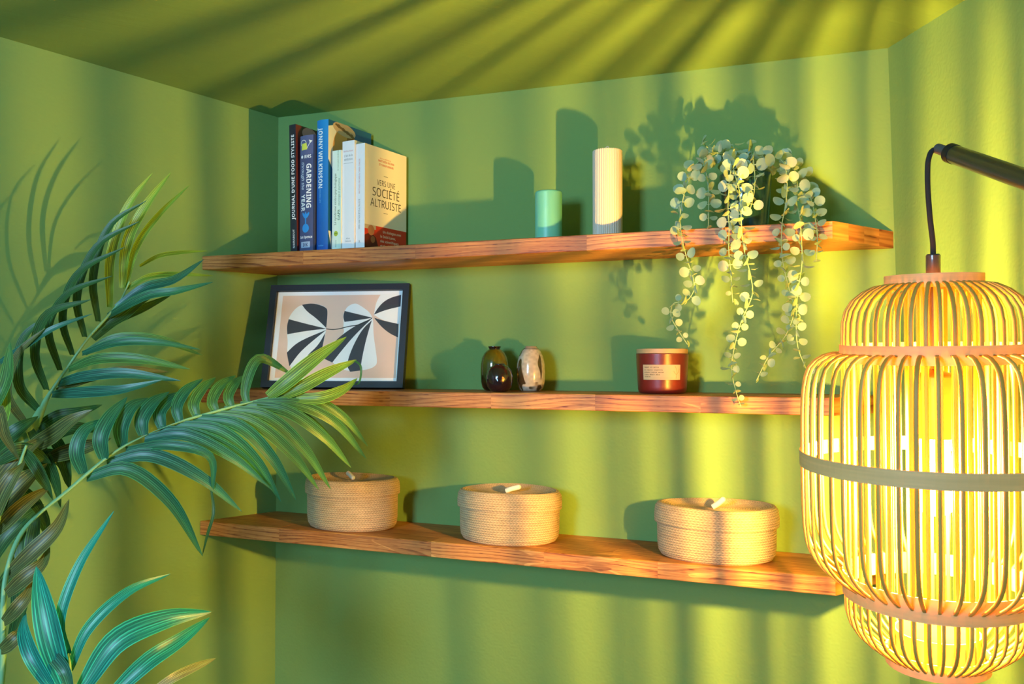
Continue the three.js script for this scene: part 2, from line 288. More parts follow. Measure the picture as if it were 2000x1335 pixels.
// ---------------------------------------------------------------- candles
{
  const wax = (r, g, b) => phys({ color: rgb(r, g, b), roughness: 0.42, clearcoat: 0.25, clearcoatRoughness: 0.35 });
  const wick = std({ color: rgb(0.75, 0.7, 0.6), roughness: 0.9 });
  const t = thing('ribbed_candle', 'tall cream pillar candle with fine vertical ribs', 'candle', [0.7946, shelfY('top', 0.79), 0.1]);
  const H = 0.157, N = 40, shape = new THREE.Shape();
  for (let i = 0; i <= N * 8; i++) { const a = i / (N * 8) * 2 * Math.PI, r = 0.0258 + 0.0009 * Math.abs(Math.sin(a * N / 2)) ; i ? shape.lineTo(r * Math.cos(a), r * Math.sin(a)) : shape.moveTo(r * Math.cos(a), r * Math.sin(a)); }
  const g = new THREE.ExtrudeGeometry(shape, { depth: H - 0.0012, bevelEnabled: true, bevelThickness: 0.0012, bevelSize: 0.0012, bevelOffset: -0.0012, bevelSegments: 2, steps: 1 });
  g.rotateX(-Math.PI / 2).translate(0, 0.0006, 0);
  part(t, 'candle_wax', g, wax(0.62, 0.53, 0.44));
  part(t, 'wick', tube([V(0.0005, H - 0.002, 0), V(-0.001, H + 0.003, 0.001), V(-0.003, H + 0.0065, 0.001), V(0.001, H + 0.009, 0), V(0.003, H + 0.003, 0), V(0.0035, H, 0)], 0.0007, 24, 8), wick);
  const c = thing('green_candle', 'short smooth green pillar candle beside the tall ribbed one', 'candle', [0.6817, shelfY('top', 0.68), 0.0988]);
  const h = 0.0925;
  part(c, 'candle_wax', latheUV([[0.0001, 0], [0.0235, 0], [0.0248, 0.0015], [0.025, 0.004], [0.025, h - 0.004], [0.0243, h - 0.0015], [0.0225, h], [0.012, h - 0.001], [0.0001, h - 0.0012]], 56), wax(0.17, 0.58, 0.40));
  part(c, 'wick', tube([V(0, h - 0.002, 0), V(0.001, h + 0.001, 0.001), V(0.005, h + 0.0015, 0.002), V(0.008, h + 0.001, 0.002)], 0.0007, 12, 8), wick);
}

// ---------------------------------------------------------------- candle jar
{
  const x = 0.8864, z = 0.072, y = shelfY('middle', 0.89);
  const t = thing('candle_jar', 'dark red frosted glass candle jar with wooden lid and paper label', 'candle jar', [x, y, z]);
  part(t, 'jar', latheUV([[0.0001, 0], [0.036, 0], [0.0405, 0.0015], [0.0425, 0.006], [0.0432, 0.012], [0.0462, 0.069], [0.0462, 0.0702], [0.044, 0.0702], [0.043, 0.066], [0.0001, 0.066]], 72), phys({ color: rgb(0.19, 0.014, 0.010), roughness: 0.36, clearcoat: 0.35, clearcoatRoughness: 0.3 }));
  part(t, 'jar_lid', latheUV([[0.0001, 0.0703], [0.0446, 0.0703], [0.0452, 0.071], [0.0452, 0.0782], [0.0444, 0.079], [0.0001, 0.079]], 72), std({ color: rgb(0.62, 0.38, 0.17), roughness: 0.5 }));
  const paper = canvasTexture(512, 270, (g, w, h) => {
    g.fillStyle = '#d9b98c'; g.fillRect(0, 0, w, h);
    seed = 88;
    const line = (yy, words, s) => { let xx = 22; g.fillStyle = '#5d4322'; for (const n of words) { for (let k = 0; k < n; k++) { const q = rnd(); g.fillRect(xx, yy - s * (0.55 + 0.45 * rnd()), s * 0.34, s * 0.16); if (q < 0.7) g.fillRect(xx, yy - s * 0.7, 3, s * 0.7); if (q > 0.3) g.fillRect(xx + s * 0.26, yy - s * 0.6, 3, s * 0.6); g.fillRect(xx, yy - 3, s * 0.34, 3); xx += s * 0.52; } xx += s * 0.55; } };
    line(56, [6, 2, 5], 26); line(104, [3, 7, 10], 22); line(146, [8, 7, 6], 22); line(186, [6, 6, 5], 22); line(222, [8], 22);
    g.strokeStyle = '#9a7440'; g.lineWidth = 4; g.beginPath(); g.moveTo(446, 250); g.quadraticCurveTo(480, 130, 430, 22); g.moveTo(462, 160); g.quadraticCurveTo(490, 130, 492, 70); g.moveTo(458, 180); g.quadraticCurveTo(420, 150, 414, 110); g.stroke();
    g.fillStyle = '#b8935a'; g.fillRect(150, 236, 250, 3);
  });
  const arc = 1.55, mid = Math.atan2(camera.position.x - x, camera.position.z - z) - 0.03;
  const lg = new THREE.CylinderGeometry(0.04595, 0.04485, 0.0262, 40, 1, true, mid - arc / 2, arc).translate(0, 0.0372 + 0.0006, 0);
  part(t, 'paper_label', lg, std({ map: paper, roughness: 0.75, side: THREE.DoubleSide }));
}

// ---------------------------------------------------------------- three small vases
{
  const y = (x) => shelfY('middle', x);
  const glaze = (map, bump = null, s = 0) => phys({ map, roughness: 0.16, clearcoat: 1, clearcoatRoughness: 0.05, bumpMap: bump, bumpScale: s });
  const olive = dataTexture(64, 128, (u, v) => { const n = 0.08 * (noise(u * 8, v * 16, 8, 16, 71) - 0.5), k = smooth(0.30, 0.62, v + n); return [lerp(0.05, 0.34, k), lerp(0.035, 0.31, k), lerp(0.03, 0.06, k)]; });
  const a = thing('olive_vase', 'olive brown glossy bud vase with a short collar, behind the dark round one', 'vase', [0.5565, y(0.56), 0.06]);
  part(a, 'vase_body', latheUV([[0.0001, 0], [0.013, 0], [0.019, 0.0015], [0.0235, 0.007], [0.0265, 0.018], [0.0272, 0.034], [0.0268, 0.052], [0.0245, 0.064], [0.0200, 0.073], [0.0145, 0.0785], [0.0112, 0.0805]], 56), glaze(olive));
  part(a, 'vase_collar', latheUV([[0.0108, 0.0795], [0.0108, 0.082], [0.0122, 0.0842], [0.0126, 0.0858], [0.0118, 0.0862], [0.0098, 0.0845], [0.0090, 0.08]], 48), glaze(dataTexture(4, 4, () => [0.12, 0.07, 0.05])));
  const pit = dataTexture(128, 128, (u, v) => [Math.pow(noise(u * 22, v * 14, 22, 14, 73), 1.5)], false);
  const b = thing('round_vase', 'small almost black ball-shaped bud vase standing in front of the olive one', 'vase', [0.5915, y(0.59), 0.118]);
  part(b, 'vase_body', latheUV([[0.0001, 0], [0.010, 0], [0.0165, 0.0025], [0.0222, 0.0095], [0.0250, 0.0195], [0.0253, 0.0285], [0.0228, 0.0390], [0.0172, 0.0468], [0.0098, 0.0510]], 56), glaze(dataTexture(4, 4, () => [0.13, 0.07, 0.10]), pit, 0.0012));
  part(b, 'vase_mouth', latheUV([[0.0095, 0.0505], [0.0095, 0.0525], [0.0085, 0.053], [0.0072, 0.0525], [0.0068, 0.048]], 36), glaze(dataTexture(4, 4, () => [0.13, 0.07, 0.10])));
  const speckle = dataTexture(512, 256, (u, v) => {
    const wv = v * 5 + 1.2 * noise(u * 6, v * 4, 6, 4, 76), run = noise(u * 15 + 0.8 * noise(u * 8, v * 6, 8, 6, 77), wv, 15, 64, 75), k = smooth(0.66, 0.75, run) * smooth(0.06, 0.12, v), lip = smooth(0.97, 0.93, v), foot = 1 - 0.6 * smooth(0.10, 0.03, v);
    const base = 0.74 + 0.12 * (noise(u * 30, v * 30, 30, 30, 78) - 0.5);
    const m = k * 0.92;
    return [lerp(base, 0.26, m) * foot, lerp(base * 0.93, 0.18, m) * foot, lerp(base * 0.82, 0.09, m) * foot].map((q) => lerp(q * 0.7, q, lip));
  });
  const c = thing('speckled_vase', 'oval cream bud vase with running brown glaze streaks', 'vase', [0.6318, y(0.63), 0.06]);
  part(c, 'vase_body', latheUV([[0.0001, 0], [0.014, 0], [0.020, 0.0018], [0.0245, 0.008], [0.0270, 0.020], [0.0276, 0.036], [0.0266, 0.052], [0.0235, 0.066], [0.0188, 0.0765], [0.0138, 0.0820]], 64), glaze(speckle));
  part(c, 'vase_mouth', latheUV([[0.0132, 0.0815], [0.0118, 0.0838], [0.0112, 0.0858], [0.0098, 0.0852], [0.0092, 0.08]], 44), glaze(dataTexture(4, 4, () => [0.62, 0.55, 0.45])));
}

// ---------------------------------------------------------------- framed print
{
  const W = 0.305, H = 0.222, B = 0.0135, D = 0.016;
  const t = thing('framed_print', 'black framed abstract print of striped black and white leaf shapes, leaning on the wall', 'picture', [0.057, shelfY('middle', 0.1) + 0.0042, 0.13]);
  t.rotation.set(rad(-13), rad(13.3), 0, 'YXZ');
  const black = std({ color: rgb(0.005, 0.005, 0.010), roughness: 0.5 });
  const rail = (pts) => { const P = pts.map(([x, y]) => V(x, y, 0)), q = (z, s) => P.map((p, i) => V(p.x, p.y, z)); return loft(q(0), q(-D)); };
  part(t, 'frame_rail', rail([[0, 0], [W, 0], [W - B, B], [B, B]]), black);
  part(t, 'frame_rail_001', rail([[W, 0], [W, H], [W - B, H - B], [W - B, B]]), black);
  part(t, 'frame_rail_002', rail([[W, H], [0, H], [B, H - B], [W - B, H - B]]), black);
  part(t, 'frame_rail_003', rail([[0, H], [0, 0], [B, B], [B, H - B]]), black);
  part(t, 'backing', new THREE.BoxGeometry(W - 2 * B, H - 2 * B, 0.003).translate(W / 2, H / 2, -0.0125), std({ color: rgb(0.2, 0.15, 0.1), roughness: 0.9 }));
  const art = canvasTexture(1400, 1000, (g, w, h) => {
    g.fillStyle = '#fbfbfc'; g.fillRect(0, 0, w, h);
    const path = (a, curved = true) => {
      const P = []; for (let i = 0; i < a.length; i += 2) P.push([a[i] * w / 1000, a[i + 1] * h / 1000]);
      g.beginPath(); g.moveTo(...P[0]); for (let i = 1; i < P.length; i++) g.lineTo(...P[i]); g.closePath();
    };
    const soft = (a, color, sharp = []) => {                       // rounded outline except at the corners named in sharp
      const P = []; for (let i = 0; i < a.length; i += 2) P.push([a[i] * w / 1000, a[i + 1] * h / 1000]);
      const n = P.length, mid = (p, q) => [(p[0] + q[0]) / 2, (p[1] + q[1]) / 2];
      g.fillStyle = color; g.beginPath(); g.moveTo(...mid(P[n - 1], P[0]));
      P.forEach((p, i) => { const e = mid(p, P[(i + 1) % n]); if (sharp.includes(i)) { g.lineTo(...p); g.lineTo(...e); } else g.quadraticCurveTo(...p, ...e); });
      g.closePath(); g.fill();
    };
    const ink = '#3a3a44', pale = '#f6f8f6', blush = '#ebccb8';
    g.fillStyle = blush; path([46, 46, 978, 46, 978, 952, 46, 952]); g.fill();
    soft([777, 268, 785, 149, 800, 90, 820, 40, 979, 40, 980, 182, 973, 371, 851, 333], pale, [0, 3, 4, 5, 6]);
    soft([106, 311, 130, 236, 170, 171, 214, 146, 273, 133, 333, 144, 395, 176, 414, 219, 414, 414, 409, 517, 391, 690, 303, 809, 207, 901, 151, 825, 122, 679, 122, 560, 107, 474, 103, 387], pale);
    soft([547, 225, 567, 171, 617, 136, 655, 151, 773, 268, 784, 474, 811, 646, 830, 776, 823, 819, 774, 861, 629, 886, 539, 846, 453, 744, 494, 582, 561, 463, 547, 409, 547, 344, 536, 268], pale);
    soft([205, 149, 273, 133, 333, 146, 399, 182, 415, 225, 414, 409, 329, 301, 249, 225], ink, [0, 5]);
    soft([110, 309, 259, 365, 414, 417, 264, 439, 111, 477, 101, 387], ink, [0, 2, 4]);
    soft([415, 432, 269, 517, 185, 582, 122, 679, 137, 755, 153, 828, 221, 679, 309, 560], ink, [0, 3, 5]);
    soft([410, 463, 363, 603, 282, 711, 207, 901, 303, 809, 391, 690, 402, 571], ink, [0, 3, 5]);
    soft([547, 223, 661, 263, 768, 301, 665, 324, 553, 344, 538, 284], ink, [0, 2, 4]);
    soft([764, 308, 667, 365, 561, 463, 472, 582, 428, 690, 416, 744, 485, 787, 544, 668, 637, 495], ink, [0, 5, 6]);
    soft([765, 328, 693, 430, 629, 625, 595, 814, 629, 886, 705, 874, 712, 733, 729, 560, 751, 409], ink, [0, 4, 5]);
    soft([777, 266, 800, 203, 841, 128, 899, 79, 977, 50, 978, 179, 868, 214], ink, [0, 4, 5]);
    soft([781, 301, 851, 333, 971, 371, 974, 517, 909, 474, 839, 398], ink, [0, 2, 3]);
    g.strokeStyle = '#1c1c22'; g.lineWidth = 9; g.beginPath(); g.moveTo(0.414 * w, 0.418 * h); g.bezierCurveTo(0.5 * w, 0.45 * h, 0.56 * w, 0.39 * h, 0.631 * w, 0.387 * h); g.quadraticCurveTo(0.70 * w, 0.37 * h, 0.764 * w, 0.306 * h); g.stroke();
    g.fillStyle = pale; g.fillRect(0.978 * w, 0, 0.03 * w, h);
  });
  part(t, 'print', new THREE.BoxGeometry(W - 2 * B + 0.002, H - 2 * B + 0.002, 0.001).translate(W / 2, H / 2, -0.0100), std({ color: 0xffffff, map: art, roughness: 0.7 }));
  part(t, 'glazing', new THREE.PlaneGeometry(W - 2 * B + 0.002, H - 2 * B + 0.002).translate(W / 2, H / 2, -0.0072), phys({ color: 0xffffff, roughness: 0.03, transmission: 1, thickness: 0 }));
}

// ---------------------------------------------------------------- books on the top shelf
{
  const pages = std({ color: rgb(0.72, 0.68, 0.58), roughness: 0.9, bumpMap: dataTexture(64, 4, (u) => [0.5 + 0.5 * Math.sin(u * 64 * 2.4)], false), bumpScale: 0.0003 });
  const flat = (map, color, gloss) => phys({ color: color ?? 0xffffff, map: map ?? null, roughness: gloss ? 0.32 : 0.62, clearcoat: gloss ? 0.3 : 0, clearcoatRoughness: 0.25 });
  // text that reads from top to bottom (turn = 1) or from bottom to top (turn = -1) at [across, along] of the spine, both in 0..1
  function spineText(g, w, h, str, x, y, size, color, turn, font = 'bold', squeeze = 1, face = 'sans-serif') {
    g.save(); g.translate(x * w, y * h); g.rotate(turn * Math.PI / 2); g.scale(squeeze, 1); g.fillStyle = color; g.font = font + ' ' + size + 'px ' + face; g.textAlign = 'center'; g.textBaseline = 'middle'; g.fillText(str, 0, 0); g.restore();
  }
  // x0: left corner of the spine; thick, tall, deep in metres
  function book(name, label, x0, thick, tall, deep, o) {
    const z = o.z ?? 0.138, t = thing(name, label, 'book', [x0, shelfY('top', x0) + 0.0003, z], 'books at the left of the top shelf');
    t.rotation.set(0, rad(o.turn ?? -8), rad(o.lean ?? 0), 'YXZ');
    const c = o.hard ? 0.0025 : 0.0006, over = o.hard ? 0.003 : 0;
    const spineTex = o.spine ? canvasTexture(Math.max(48, Math.round(thick * 4600)), Math.round(tall * 4600), o.spine) : null;
    const coverTex = o.cover ? canvasTexture(Math.round(deep * 4200), Math.round(tall * 4200), o.cover) : null;
    const edge = flat(null, o.color, o.gloss), sp = flat(spineTex, spineTex ? 0xffffff : o.color, o.gloss), cv = flat(coverTex, coverTex ? 0xffffff : o.color, o.gloss);
    // the spine: a sheet that is slightly rounded on a hard cover
    const n = 8, pos = [], uv = [], idx = [], bulge = o.hard ? 0.0028 : 0.0006;
    for (let i = 0; i <= n; i++) for (let k = 0; k < 2; k++) { const a = i / n; pos.push(a * thick, k * tall, bulge * Math.sin(Math.PI * a)); uv.push(a, k); }
    for (let i = 0; i < n; i++) idx.push(2 * i, 2 * i + 2, 2 * i + 1, 2 * i + 1, 2 * i + 2, 2 * i + 3);
    const g = new THREE.BufferGeometry(); g.setAttribute('position', new THREE.Float32BufferAttribute(pos, 3)); g.setAttribute('uv', new THREE.Float32BufferAttribute(uv, 2)); g.setIndex(idx); g.computeVertexNormals();
    part(t, 'spine', g, sp);
    part(t, 'spine_board', new THREE.BoxGeometry(thick - 0.0004, tall - 0.0004, c).translate(thick / 2, tall / 2, -c / 2 - 0.0001), edge);
    const box = new THREE.BoxGeometry(c, tall, deep).translate(thick - c / 2, tall / 2, -deep / 2);
    part(t, 'front_cover', box, [cv, edge, edge, edge, edge, edge]);
    part(t, 'back_cover', new THREE.BoxGeometry(c, tall, deep).translate(c / 2, tall / 2, -deep / 2), edge);
    part(t, 'page_block', new THREE.BoxGeometry(thick - 2 * c - 0.0002, tall - 2 * over, deep - over - c).translate(thick / 2, tall / 2, -(deep - over + c) / 2), pages);
    return t;
  }
  book('cookbook', 'tall thin navy book with white capital letters up its spine, leftmost of the row', 0.1372, 0.0178, 0.262, 0.132, {
    lean: 1.3, color: rgb(0.02, 0.026, 0.05), gloss: true,
    spine: (g, w, h) => { g.fillStyle = '#1d2335'; g.fillRect(0, 0, w, h); spineText(g, w, h, 'JOURNAL D’UNE FOOD STYLISTE', 0.54, 0.41, 50, '#eceff4', -1, 'bold', 1.06); spineText(g, w, h, 'MARABOUT', 0.54, 0.895, 31, '#d4d8df', -1, 'bold', 1.05); },
    cover: (g, w, h) => { g.fillStyle = '#241a2a'; g.fillRect(0, 0, w, h); g.fillStyle = '#5a2a34'; g.fillRect(0, 0, w * 0.13, h); g.fillStyle = '#b98f8f'; g.beginPath(); g.ellipse(w * 0.3, h * 0.05, w * 0.16, h * 0.05, 0, 0, 7); g.fill(); g.fillStyle = '#233e78'; g.fillRect(w * 0.3, h * 0.06, w * 0.7, h * 0.1); },
  });
  book('gardening_book', 'slate blue hardback with a yellow watering can and white title on its spine', 0.1588, 0.0385, 0.2355, 0.130, {
    hard: true, color: rgb(0.035, 0.05, 0.13), gloss: true,
    spine: (g, w, h) => {
      g.fillStyle = '#20284e'; g.fillRect(0, 0, w, h); g.fillStyle = '#5a6390'; g.fillRect(w * 0.05, 0, w * 0.9, h); g.fillStyle = '#434d7c'; g.fillRect(w * 0.05, h * 0.16, w * 0.9, h * 0.84);
      g.fillStyle = '#565f8e'; g.fillRect(w * 0.05, h * 0.005, w * 0.9, h * 0.16);
      g.strokeStyle = '#ecf0ea'; g.lineWidth = 6; g.beginPath(); g.ellipse(w * 0.3, h * 0.068, w * 0.2, h * 0.03, 0.2, 2.4, 6.2); g.stroke(); g.beginPath(); g.moveTo(w * 0.55, h * 0.115); g.lineTo(w * 0.78, h * 0.058); g.stroke(); g.fillStyle = '#ecf0ea'; g.beginPath(); g.moveTo(w * 0.68, h * 0.04); g.lineTo(w * 0.9, h * 0.052); g.lineTo(w * 0.76, h * 0.072); g.fill();
      g.fillStyle = '#dfe35a'; g.beginPath(); g.moveTo(w * 0.18, h * 0.068); g.lineTo(w * 0.53, h * 0.066); g.lineTo(w * 0.58, h * 0.122); g.lineTo(w * 0.16, h * 0.125); g.fill();
      g.fillStyle = '#eef1f6'; g.font = 'bold 44px sans-serif'; g.textAlign = 'center'; g.textBaseline = 'middle'; g.fillText('RHS', w * 0.6, h * 0.183); g.beginPath(); g.arc(w * 0.2, h * 0.182, 15, 0, 7); g.fill();
      spineText(g, w, h, 'GARDENING', 0.68, 0.437, 76, '#f2f4f8', 1, 'bold', 0.93); spineText(g, w, h, 'through the', 0.27, 0.345, 50, '#dfe6f2', 1, 'italic', 0.98); spineText(g, w, h, 'YEAR', 0.29, 0.58, 70, '#f2f4f8', 1, 'bold', 0.92);
      g.fillStyle = '#2f8fe0'; g.beginPath(); g.arc(w * 0.48, h * 0.80, w * 0.23, 0, 7); g.fill(); g.fillRect(w * 0.45, h * 0.68, w * 0.08, h * 0.1); for (const [dx, a] of [[-0.12, -0.6], [0.12, 0.6], [0, 0]]) { g.beginPath(); g.ellipse(w * (0.49 + dx), h * 0.69, w * 0.07, h * 0.03, a, 0, 7); g.fill(); }
      g.fillStyle = '#eef1f6'; g.font = 'bold 34px sans-serif'; g.fillText('Ian Spence', w * 0.5, h * 0.875, w * 0.84);
      g.fillStyle = '#9fb6d8'; g.fillRect(w * 0.16, h * 0.915, w * 0.62, h * 0.052); g.fillStyle = '#22306a'; g.font = 'bold 46px serif'; g.fillText('DK', w * 0.47, h * 0.943);
    },
  });
  book('biography', 'tall bright blue hardback with white capital name down its spine and a photo cover', 0.2005, 0.0295, 0.2635, 0.133, {
    hard: true, color: rgb(0.01, 0.14, 0.45), gloss: true,
    spine: (g, w, h) => { const k = g.createLinearGradient(0, 0, 0, h); k.addColorStop(0, '#1b86d2'); k.addColorStop(1, '#1557b4'); g.fillStyle = k; g.fillRect(0, 0, w, h); spineText(g, w, h, 'JONNY WILKINSON', 0.36, 0.295, 76, '#eef4fa', 1, 'bold', 0.80); spineText(g, w, h, 'TACKLING LIFE', 0.36, 0.575, 20, '#6fb4e6', 1, 'bold'); g.fillStyle = '#5fb0ea'; g.font = 'bold 16px sans-serif'; g.textAlign = 'center'; g.fillText('headline', w * 0.42, h * 0.965); },
    cover: (g, w, h) => {
      g.fillStyle = '#175a9c'; g.fillRect(0, 0, w, h); g.fillStyle = '#dfe6ea'; g.beginPath(); g.moveTo(0, h * 0.05); g.lineTo(w * 0.2, h * 0.02); g.lineTo(w * 0.1, h * 0.3); g.lineTo(w * 0.32, h * 0.55); g.lineTo(0, h * 0.3); g.fill();
      g.fillStyle = '#d8a25c'; g.beginPath(); g.ellipse(w * 0.34, h * 0.2, w * 0.24, h * 0.17, 0.1, 0, 7); g.fill(); g.fillStyle = '#8a5a2c'; g.beginPath(); g.ellipse(w * 0.5, h * 0.2, w * 0.12, h * 0.15, 0.1, 0, 7); g.fill(); g.fillStyle = '#c9b49a'; g.beginPath(); g.ellipse(w * 0.36, h * 0.045, w * 0.26, h * 0.05, 0.1, 0, 7); g.fill();
      g.fillStyle = '#7a5c40'; for (let i = 0; i < 26; i++) { g.beginPath(); g.ellipse(w * (0.18 + 0.4 * ((i * 37) % 26) / 26), h * (0.02 + 0.06 * ((i * 11) % 26) / 26), w * 0.03, h * 0.008, i, 0, 7); g.fill(); }
      g.fillStyle = '#eef4f6'; g.font = 'bold ' + Math.round(h * 0.19) + 'px sans-serif'; g.fillText('W', w * 0.01, h * 0.985);
    },
  });
  book('health_paperback', 'slim mint white paperback with dark green title and a green dot on its spine', 0.2368, 0.0228, 0.199, 0.128, {
    color: rgb(0.70, 0.76, 0.70), spine: (g, w, h) => {
      const k = g.createLinearGradient(0, 0, w, 0); k.addColorStop(0, '#e9f2ea'); k.addColorStop(0.6, '#d9efe2'); k.addColorStop(1, '#c4e4dc'); g.fillStyle = k; g.fillRect(0, 0, w, h);
      spineText(g, w, h, 'Le syndrome entéro-psychologique', 0.36, 0.49, 33, '#23402c', -1, 'normal', 0.86, 'serif'); spineText(g, w, h, 'GAPS', 0.76, 0.65, 36, '#2c5a46', -1, 'bold', 1, 'serif'); spineText(g, w, h, 'neurologie et psychiatrie', 0.78, 0.42, 24, '#4c7a66', -1, 'normal', 0.95); spineText(g, w, h, 'Dr Campbell-McBride', 0.66, 0.10, 20, '#6f9484', -1, 'normal');
      g.fillStyle = '#a9bf3c'; g.beginPath(); g.arc(w * 0.45, h * 0.835, w * 0.23, 0, 7); g.fill(); g.fillStyle = '#6f8f2c'; g.fillRect(w * 0.28, h * 0.83, w * 0.34, h * 0.008); spineText(g, w, h, 'éditions', 0.45, 0.935, 19, '#6f8f84', -1, 'normal');
    },
  });
  book('white_paperback', 'thick plain white paperback with a small faint spine title, between two thinner paperbacks', 0.2603, 0.0308, 0.2155, 0.130, {
    color: rgb(0.78, 0.78, 0.80), spine: (g, w, h) => {
      g.fillStyle = '#eceef2'; g.fillRect(0, 0, w, h); g.textAlign = 'center'; g.fillStyle = '#c98f92'; g.font = '20px sans-serif'; g.fillText('Matthieu Ricard', w * 0.5, h * 0.1, w * 0.8); g.fillStyle = '#77808a'; g.font = '27px serif'; g.fillText('L’Art de la', w * 0.5, h * 0.145, w * 0.72); g.fillText('méditation', w * 0.5, h * 0.18, w * 0.72); g.fillRect(w * 0.1, h * 0.205, w * 0.8, 2); g.font = '17px serif'; g.fillText('Allary', w * 0.5, h * 0.905); g.fillText('Éditions', w * 0.5, h * 0.93);
    },
  });
  book('white_red_paperback', 'white paperback with dark title and a red band at the foot of its front cover', 0.2919, 0.0222, 0.2078, 0.134, {
    color: rgb(0.78, 0.77, 0.76), turn: -8.2,
    spine: (g, w, h) => { g.fillStyle = '#eceef2'; g.fillRect(0, 0, w, h); spineText(g, w, h, 'MATTHIEU RICARD & TANIA SINGER', 0.42, 0.31, 22, '#cf7d80', -1, 'normal', 0.9); spineText(g, w, h, 'VERS UNE SOCIÉTÉ ALTRUISTE', 0.42, 0.67, 25, '#6d7078', -1, 'normal', 0.82); spineText(g, w, h, 'A', 0.42, 0.93, 34, '#7c8088', 0, 'normal', 1, 'serif'); },
    cover: (g, w, h) => {
      g.fillStyle = '#f1ebe4'; g.fillRect(0, 0, w, h); g.textAlign = 'center'; g.fillStyle = '#c4553f'; g.font = 'bold ' + Math.round(h * 0.027) + 'px sans-serif'; g.fillText('MATTHIEU RICARD', w * 0.5, h * 0.135, w * 0.44); g.fillText('ET TANIA SINGER', w * 0.5, h * 0.172, w * 0.40); g.font = Math.round(h * 0.016) + 'px sans-serif'; g.fillText('SOUS LA DIRECTION DE', w * 0.48, h * 0.105, w * 0.28);
      g.fillStyle = '#2c2826'; g.fillRect(w * 0.44, h * 0.265, w * 0.1, 3); g.fillRect(w * 0.44, h * 0.625, w * 0.1, 3);
      const put = (s, yy, size, ww) => { g.font = Math.round(h * size) + 'px sans-serif'; g.fillText(s, w * 0.5, h * yy, w * ww); };
      put('VERS UNE', 0.365, 0.072, 0.44); put('SOCIÉTÉ', 0.475, 0.112, 0.74); put('ALTRUISTE', 0.58, 0.105, 0.74);
      g.fillStyle = '#d83a20'; g.fillRect(0, h * 0.765, w, h * 0.235); g.fillStyle = '#c8b9a6'; g.fillRect(0, h * 0.765, w * 0.26, h * 0.04);
      g.fillStyle = '#5c1712'; g.beginPath(); g.moveTo(0, h); g.lineTo(0, h * 0.87); g.quadraticCurveTo(w * 0.14, h * 0.82, w * 0.26, h * 0.88); g.lineTo(w * 0.34, h); g.fill(); g.fillStyle = '#b9805c'; g.beginPath(); g.ellipse(w * 0.15, h * 0.815, w * 0.075, h * 0.05, 0.1, 0, 7); g.fill(); g.fillStyle = '#a06a4a'; g.beginPath(); g.ellipse(w * 0.19, h * 0.90, w * 0.05, h * 0.035, 0.5, 0, 7); g.fill();
      g.fillStyle = '#f2d8cc'; g.textAlign = 'left'; g.font = 'bold ' + Math.round(h * 0.036) + 'px sans-serif'; ['Un dialogue avec', 'le Dalaï-Lama,', 'des scientifiques', 'et des économistes'].forEach((s, i) => g.fillText(s, w * (i ? 0.36 : 0.42), h * (0.822 + i * 0.046), w * 0.52));
    },
  });
}

